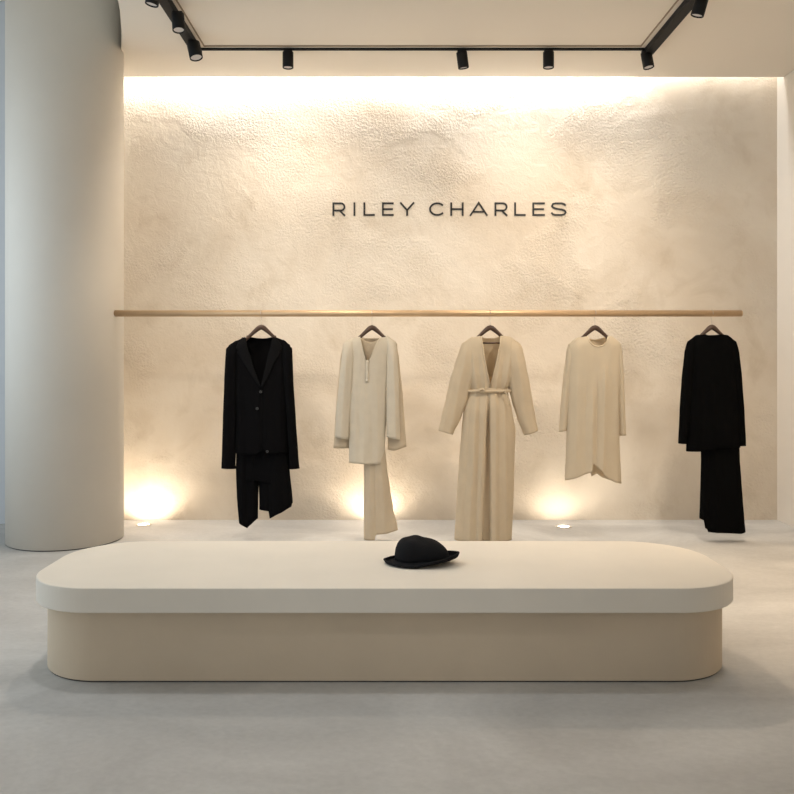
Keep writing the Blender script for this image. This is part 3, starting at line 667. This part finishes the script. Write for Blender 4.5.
# ------------------------------------------------------------------ hat
hat = empty('felt_hat', (0.108, 3.885, PT), 'crumpled black soft felt hat lying on the platform top', 'hat')
bm = bmesh.new(); NA, rings = 96, []
def brimR(a):    # a=0 to the right
    ca, sa = math.cos(a), math.sin(a)
    k = 1-0.42*max(0, sa)**0.7
    return k*math.sqrt(((0.200 if ca > 0 else 0.140)*ca)**2 + ((0.105 if sa > 0 else 0.125)*sa)**2) + 0.003*math.sin(3*a+0.5)
def brimH(a, t):
    right = max(0, math.cos(a+0.25))**1.6*(1-0.5*max(0, math.sin(a))); left = max(0, -math.cos(a))
    h = 0.004 + 0.036*right*t*(1.3-0.5*t) + 0.006*left*t**3 + 0.006*max(0, math.sin(a))*t
    return max(h, 0.004)
def crown_pt(a, k):
    ca, sa = math.cos(a), math.sin(a); rt = max(0, ca)
    r0 = 0.090 + 0.070*rt**2 + 0.003*math.sin(3*a+1)
    ang = k*PI/2
    r = r0*math.cos(ang)**(0.60+0.45*rt**1.5)
    z = 0.014 + 0.012*rt + (0.103-0.010*rt)*math.sin(ang)**(0.80+0.25*rt)
    x = r*ca; y = r*sa*0.92
    z += 0.008*noise.noise(Vector((x*20, y*20, 3.0)))*math.sin(ang)
    z -= math.exp(-((x-0.03)**2+(y+0.055)**2)/0.0009)*0.010*math.sin(ang)
    return Vector((x-0.004, y, z))
crown = []
for j in range(17):
    k = j/16
    if j == 16: crown.append([bm.verts.new(crown_pt(0, 1))]); break
    crown.append([bm.verts.new(crown_pt(2*PI*i/NA, k)) for i in range(NA)])
for a, b in zip(crown, crown[1:]):
    for i in range(NA):
        i2 = (i+1) % NA
        if len(b) == 1: bm.faces.new((a[i], a[i2], b[0]))
        else: bm.faces.new((a[i], a[i2], b[i2], b[i]))
o = obj('crown', bm, M_FELT, hat, True); md = o.modifiers.new('thickness', 'SOLIDIFY'); md.thickness = 0.004; md.offset = -1
bm = bmesh.new(); rings = []
NR = 14
for j in range(NR+1):
    t = j/NR; ring = []
    for i in range(NA):
        a = 2*PI*i/NA; p0 = crown_pt(a, 0.0)
        R = brimR(a); p1 = Vector((R*math.cos(a), R*math.sin(a), 0))
        p = p0.lerp(p1, t); z = p0.z*(1-t)**2 + brimH(a, t)*(1-(1-t)**2)
        z += 0.003*noise.noise(Vector((p.x*15, p.y*15, 8)))*t
        if t > 0.8: z += 0.010*((t-0.8)/0.2)**2*max(0, math.cos(a))**2 
        ring.append(bm.verts.new((p.x, p.y, max(z, 0.003))))
    rings.append(ring)
for a, b in zip(rings, rings[1:]):
    for i in range(NA): bm.faces.new((a[i], a[(i+1) % NA], b[(i+1) % NA], b[i]))
o = obj('brim', bm, M_FELT, hat, True); md = o.modifiers.new('thickness', 'SOLIDIFY'); md.thickness = 0.005; md.offset = 0
bm = bmesh.new(); sweep(bm, [v for v in [Vector((brimR(2*PI*i/96)*math.cos(2*PI*i/96), brimR(2*PI*i/96)*math.sin(2*PI*i/96), 0.0045+max(brimH(2*PI*i/96, 1)+0.010*max(0, math.cos(2*PI*i/96))**2, 0.003))) for i in range(96)]], 0.0048, 8, closed=True)
obj('brim_edge', bm, M_FELT, hat, True)

# ------------------------------------------------------------------ ceiling track and its spotlights
TK = 1.0195
track = empty('ceiling_track', (0, 6.24, CH), 'black rectangular lighting track fixed under the ceiling', 'lighting track')
def tb(x0, x1, y0, y1, z0, z1, m=M_BLACKMETAL):
    bm = bmesh.new(); box(bm, x0, x1, y0-6.24, y1-6.24, z0-CH, z1-CH)
    bmesh.ops.bevel(bm, geom=bm.edges[:], offset=0.002, segments=1, affect='EDGES')
    return obj('track_section', bm, m, track)
LX0, LX1, RX0, RX1 = -1.456, -1.389, 1.858, 1.925
tb(LX1, RX0, 6.225, 6.249, CH-0.015, CH)
tb(LX0, LX1, 1.55, 6.254, CH-0.045, CH); tb(RX0, RX1, 1.55, 6.254, CH-0.045, CH)
tb(LX1, RX0, 1.55, 1.585, CH-0.023, CH)

def spotlight(x, y, z, tilt_x, tilt_y, label, power=0, target=None, size=70, blend=0.8, length=0.118, rad=0.040, color=(1, 0.86, 0.70), soft=0.06):
    x *= TK; y *= TK
    s = empty('track_spotlight', (x, y, z), label, 'spotlight', 'black cylinder spotlights on the ceiling track')
    bm = bmesh.new(); box(bm, -0.03, 0.03, -0.016, 0.016, -0.014, 0); obj('adapter', bm, M_BLACKMETAL, s)
    rot = Matrix.Rotation(tilt_y, 4, 'Y') @ Matrix.Rotation(tilt_x, 4, 'X')
    piv = Matrix.Translation((0, 0, -0.012)) @ rot
    bm = bmesh.new(); lathe(bm, [(rad-0.006, 0.0), (rad, -0.005), (rad, -length), (rad-0.003, -length-0.002), (rad-0.007, -length), (rad-0.007, -length+0.010), (0, -length+0.010)][::1], 32, mtx=piv)
    can = obj('can', bm, M_BLACKMETAL, s)
    for p in can.data.polygons: p.use_smooth = len(p.vertices) == 4
    bm = bmesh.new(); lathe(bm, [(0, -length+0.006), (rad-0.008, -length+0.006), (rad-0.008, -length+0.009), (0, -length+0.009)], 24, mtx=piv)
    obj('lens', bm, M_LENS, s, False)['label'] = 'pale glowing lens'
    if power:
        l = bpy.data.lights.new('spot_beam', 'SPOT'); l.energy = power; l.spot_size = math.radians(size); l.spot_blend = blend
        l.color = color; l.shadow_soft_size = soft
        lo = bpy.data.objects.new('spot_beam', l); COL.objects.link(lo); lo.parent = s
        tip = piv @ Vector((0, 0, -length-0.012)); lo.location = tip
        d = Vector(target)-(Vector((x, y, z))+tip); lo.rotation_euler = d.to_track_quat('-Z', 'Y').to_euler()
    return s
ZT = CH-0.021
def bx(px): return (px-391)*6.118/F
spotlight(bx(288), 6.118, ZT+0.008, 0, 0, 'black cylinder spotlight hanging straight down, first along the back track', 38, (bx(288)-0.1, 7.0, 1.5), 140, 1.0, soft=0.1)
spotlight(bx(461.5), 6.118, ZT+0.008, math.radians(6), math.radians(-8), 'black spotlight tilted to the right, between the sign and middle of back track', 150, (2.2, 4.0, 0), 70, 1.0, color=(1, 0.78, 0.56), soft=0.05)
spotlight(bx(548.5), 6.118, ZT+0.008, 0, 0, 'black cylinder spotlight hanging straight, right of the tilted one on back track', 32, (0.9, 7.0, 1.5), 140, 1.0, soft=0.1)
spotlight(bx(646), 6.118, ZT+0.004, math.radians(-6), math.radians(-8), 'black tilted spotlight at the right rear corner of the track', 26, (2.1, 7.0, 1.2), 125, 1.0, soft=0.1)
spotlight(-1.365, 5.86, CH-0.045, math.radians(-10), math.radians(-14), 'black spotlight at the left rear corner of the track', 14, (-1.2, 7.0, 1.3), 115, 1.0, rad=0.046)
spotlight(-1.345, 5.36, CH-0.045, math.radians(-10), math.radians(-6), 'black tilted spotlight on the left arm of the track', 50, (-0.9, 4.1, 0.4), 90, 1.0)
spotlight(-1.37, 4.95, CH-0.045, math.radians(0), math.radians(12), 'black spotlight cut by the top picture edge on left arm', 120, (-0.8, 6.1, 0.6), 85, 1.0)
spotlight(1.87, 5.10, CH-0.045, math.radians(8), math.radians(14), 'black spotlight cut by the top picture edge on right arm', 240, (3.3, 4.5, 0), 72, 1.0, color=(1, 0.76, 0.52))
for x, y, p, tg, sz in ((-1.395, 3.1, 120, (0.0, 7.0, 1.0), 62), (1.855, 4.5, 120, (1.0, 7.0, 0.9), 85), (1.855, 4.15, 90, (1.3, 5.9, 0.5), 90),
                        (-1.395, 3.75, 62, (-0.8, 3.95, 0.4), 75), (1.855, 3.75, 32, (0.8, 3.95, 0.4), 75), (0.2, 1.5375, 40, (0.1, 4.1, 0.4), 40)):  # unseen heads added to brighten the clothes, wall and platform
    z_ = ZT+0.008 if y < 2 else CH-0.045
    spotlight(x, y, z_, math.radians(12), 0, 'added unseen black cylinder spotlight beyond the top picture edge, brightening clothes, wall and platform', p, tg, sz, 1.0, color=(1, 0.87, 0.72) if tg[1] > 5 else (0.97, 0.98, 1.0), soft=0.14)
# ------------------------------------------------------------------ floor uplights
def uplight(x, y, label, power, tx=0.0):
    u = empty('floor_uplight', (x, y, 0), label, 'uplight', 'round recessed uplights along the plaster wall')
    bm = bmesh.new(); lathe(bm, [(0.045, 0), (0.062, 0), (0.062, 0.003), (0.058, 0.005), (0.045, 0.005), (0.045, 0.0)], 40); obj('bezel', bm, M_WIRE, u, False)
    bm = bmesh.new(); lathe(bm, [(0, 0.0005), (0.046, 0.0005), (0.046, 0.003), (0.03, 0.006), (0, 0.007)], 32); obj('lens', bm, M_UPLENS, u, True)['label'] = 'glowing warm white lens'
    l = bpy.data.lights.new('uplight_beam', 'SPOT'); l.energy = power; l.spot_size = math.radians(150); l.spot_blend = 0.6
    l.color = (1, 0.87, 0.70); l.shadow_soft_size = 0.045; l.specular_factor = 0.2
    lo = bpy.data.objects.new('uplight_beam', l); COL.objects.link(lo); lo.parent = u; lo.location = (0, 0, 0.03)
    lo.rotation_euler = Vector((0, 0.55, 0.84)).to_track_quat('-Z', 'Y').to_euler()
uplight(-1.98, 6.80, 'glowing floor uplight in the corner beside the column', 12)
uplight(-0.13, 6.78, 'glowing floor uplight hidden behind the sand trousers', 10)
uplight(1.365, 6.72, 'glowing floor uplight on open floor between robe and ivory tunic', 6)
# LED strip body in the slot
bm = bmesh.new(); box(bm, -2.2, 3.1, 6.885, 6.965, 3.825, 3.845)
tag(obj('trim_2', bm, M_LETTER), kind='structure')
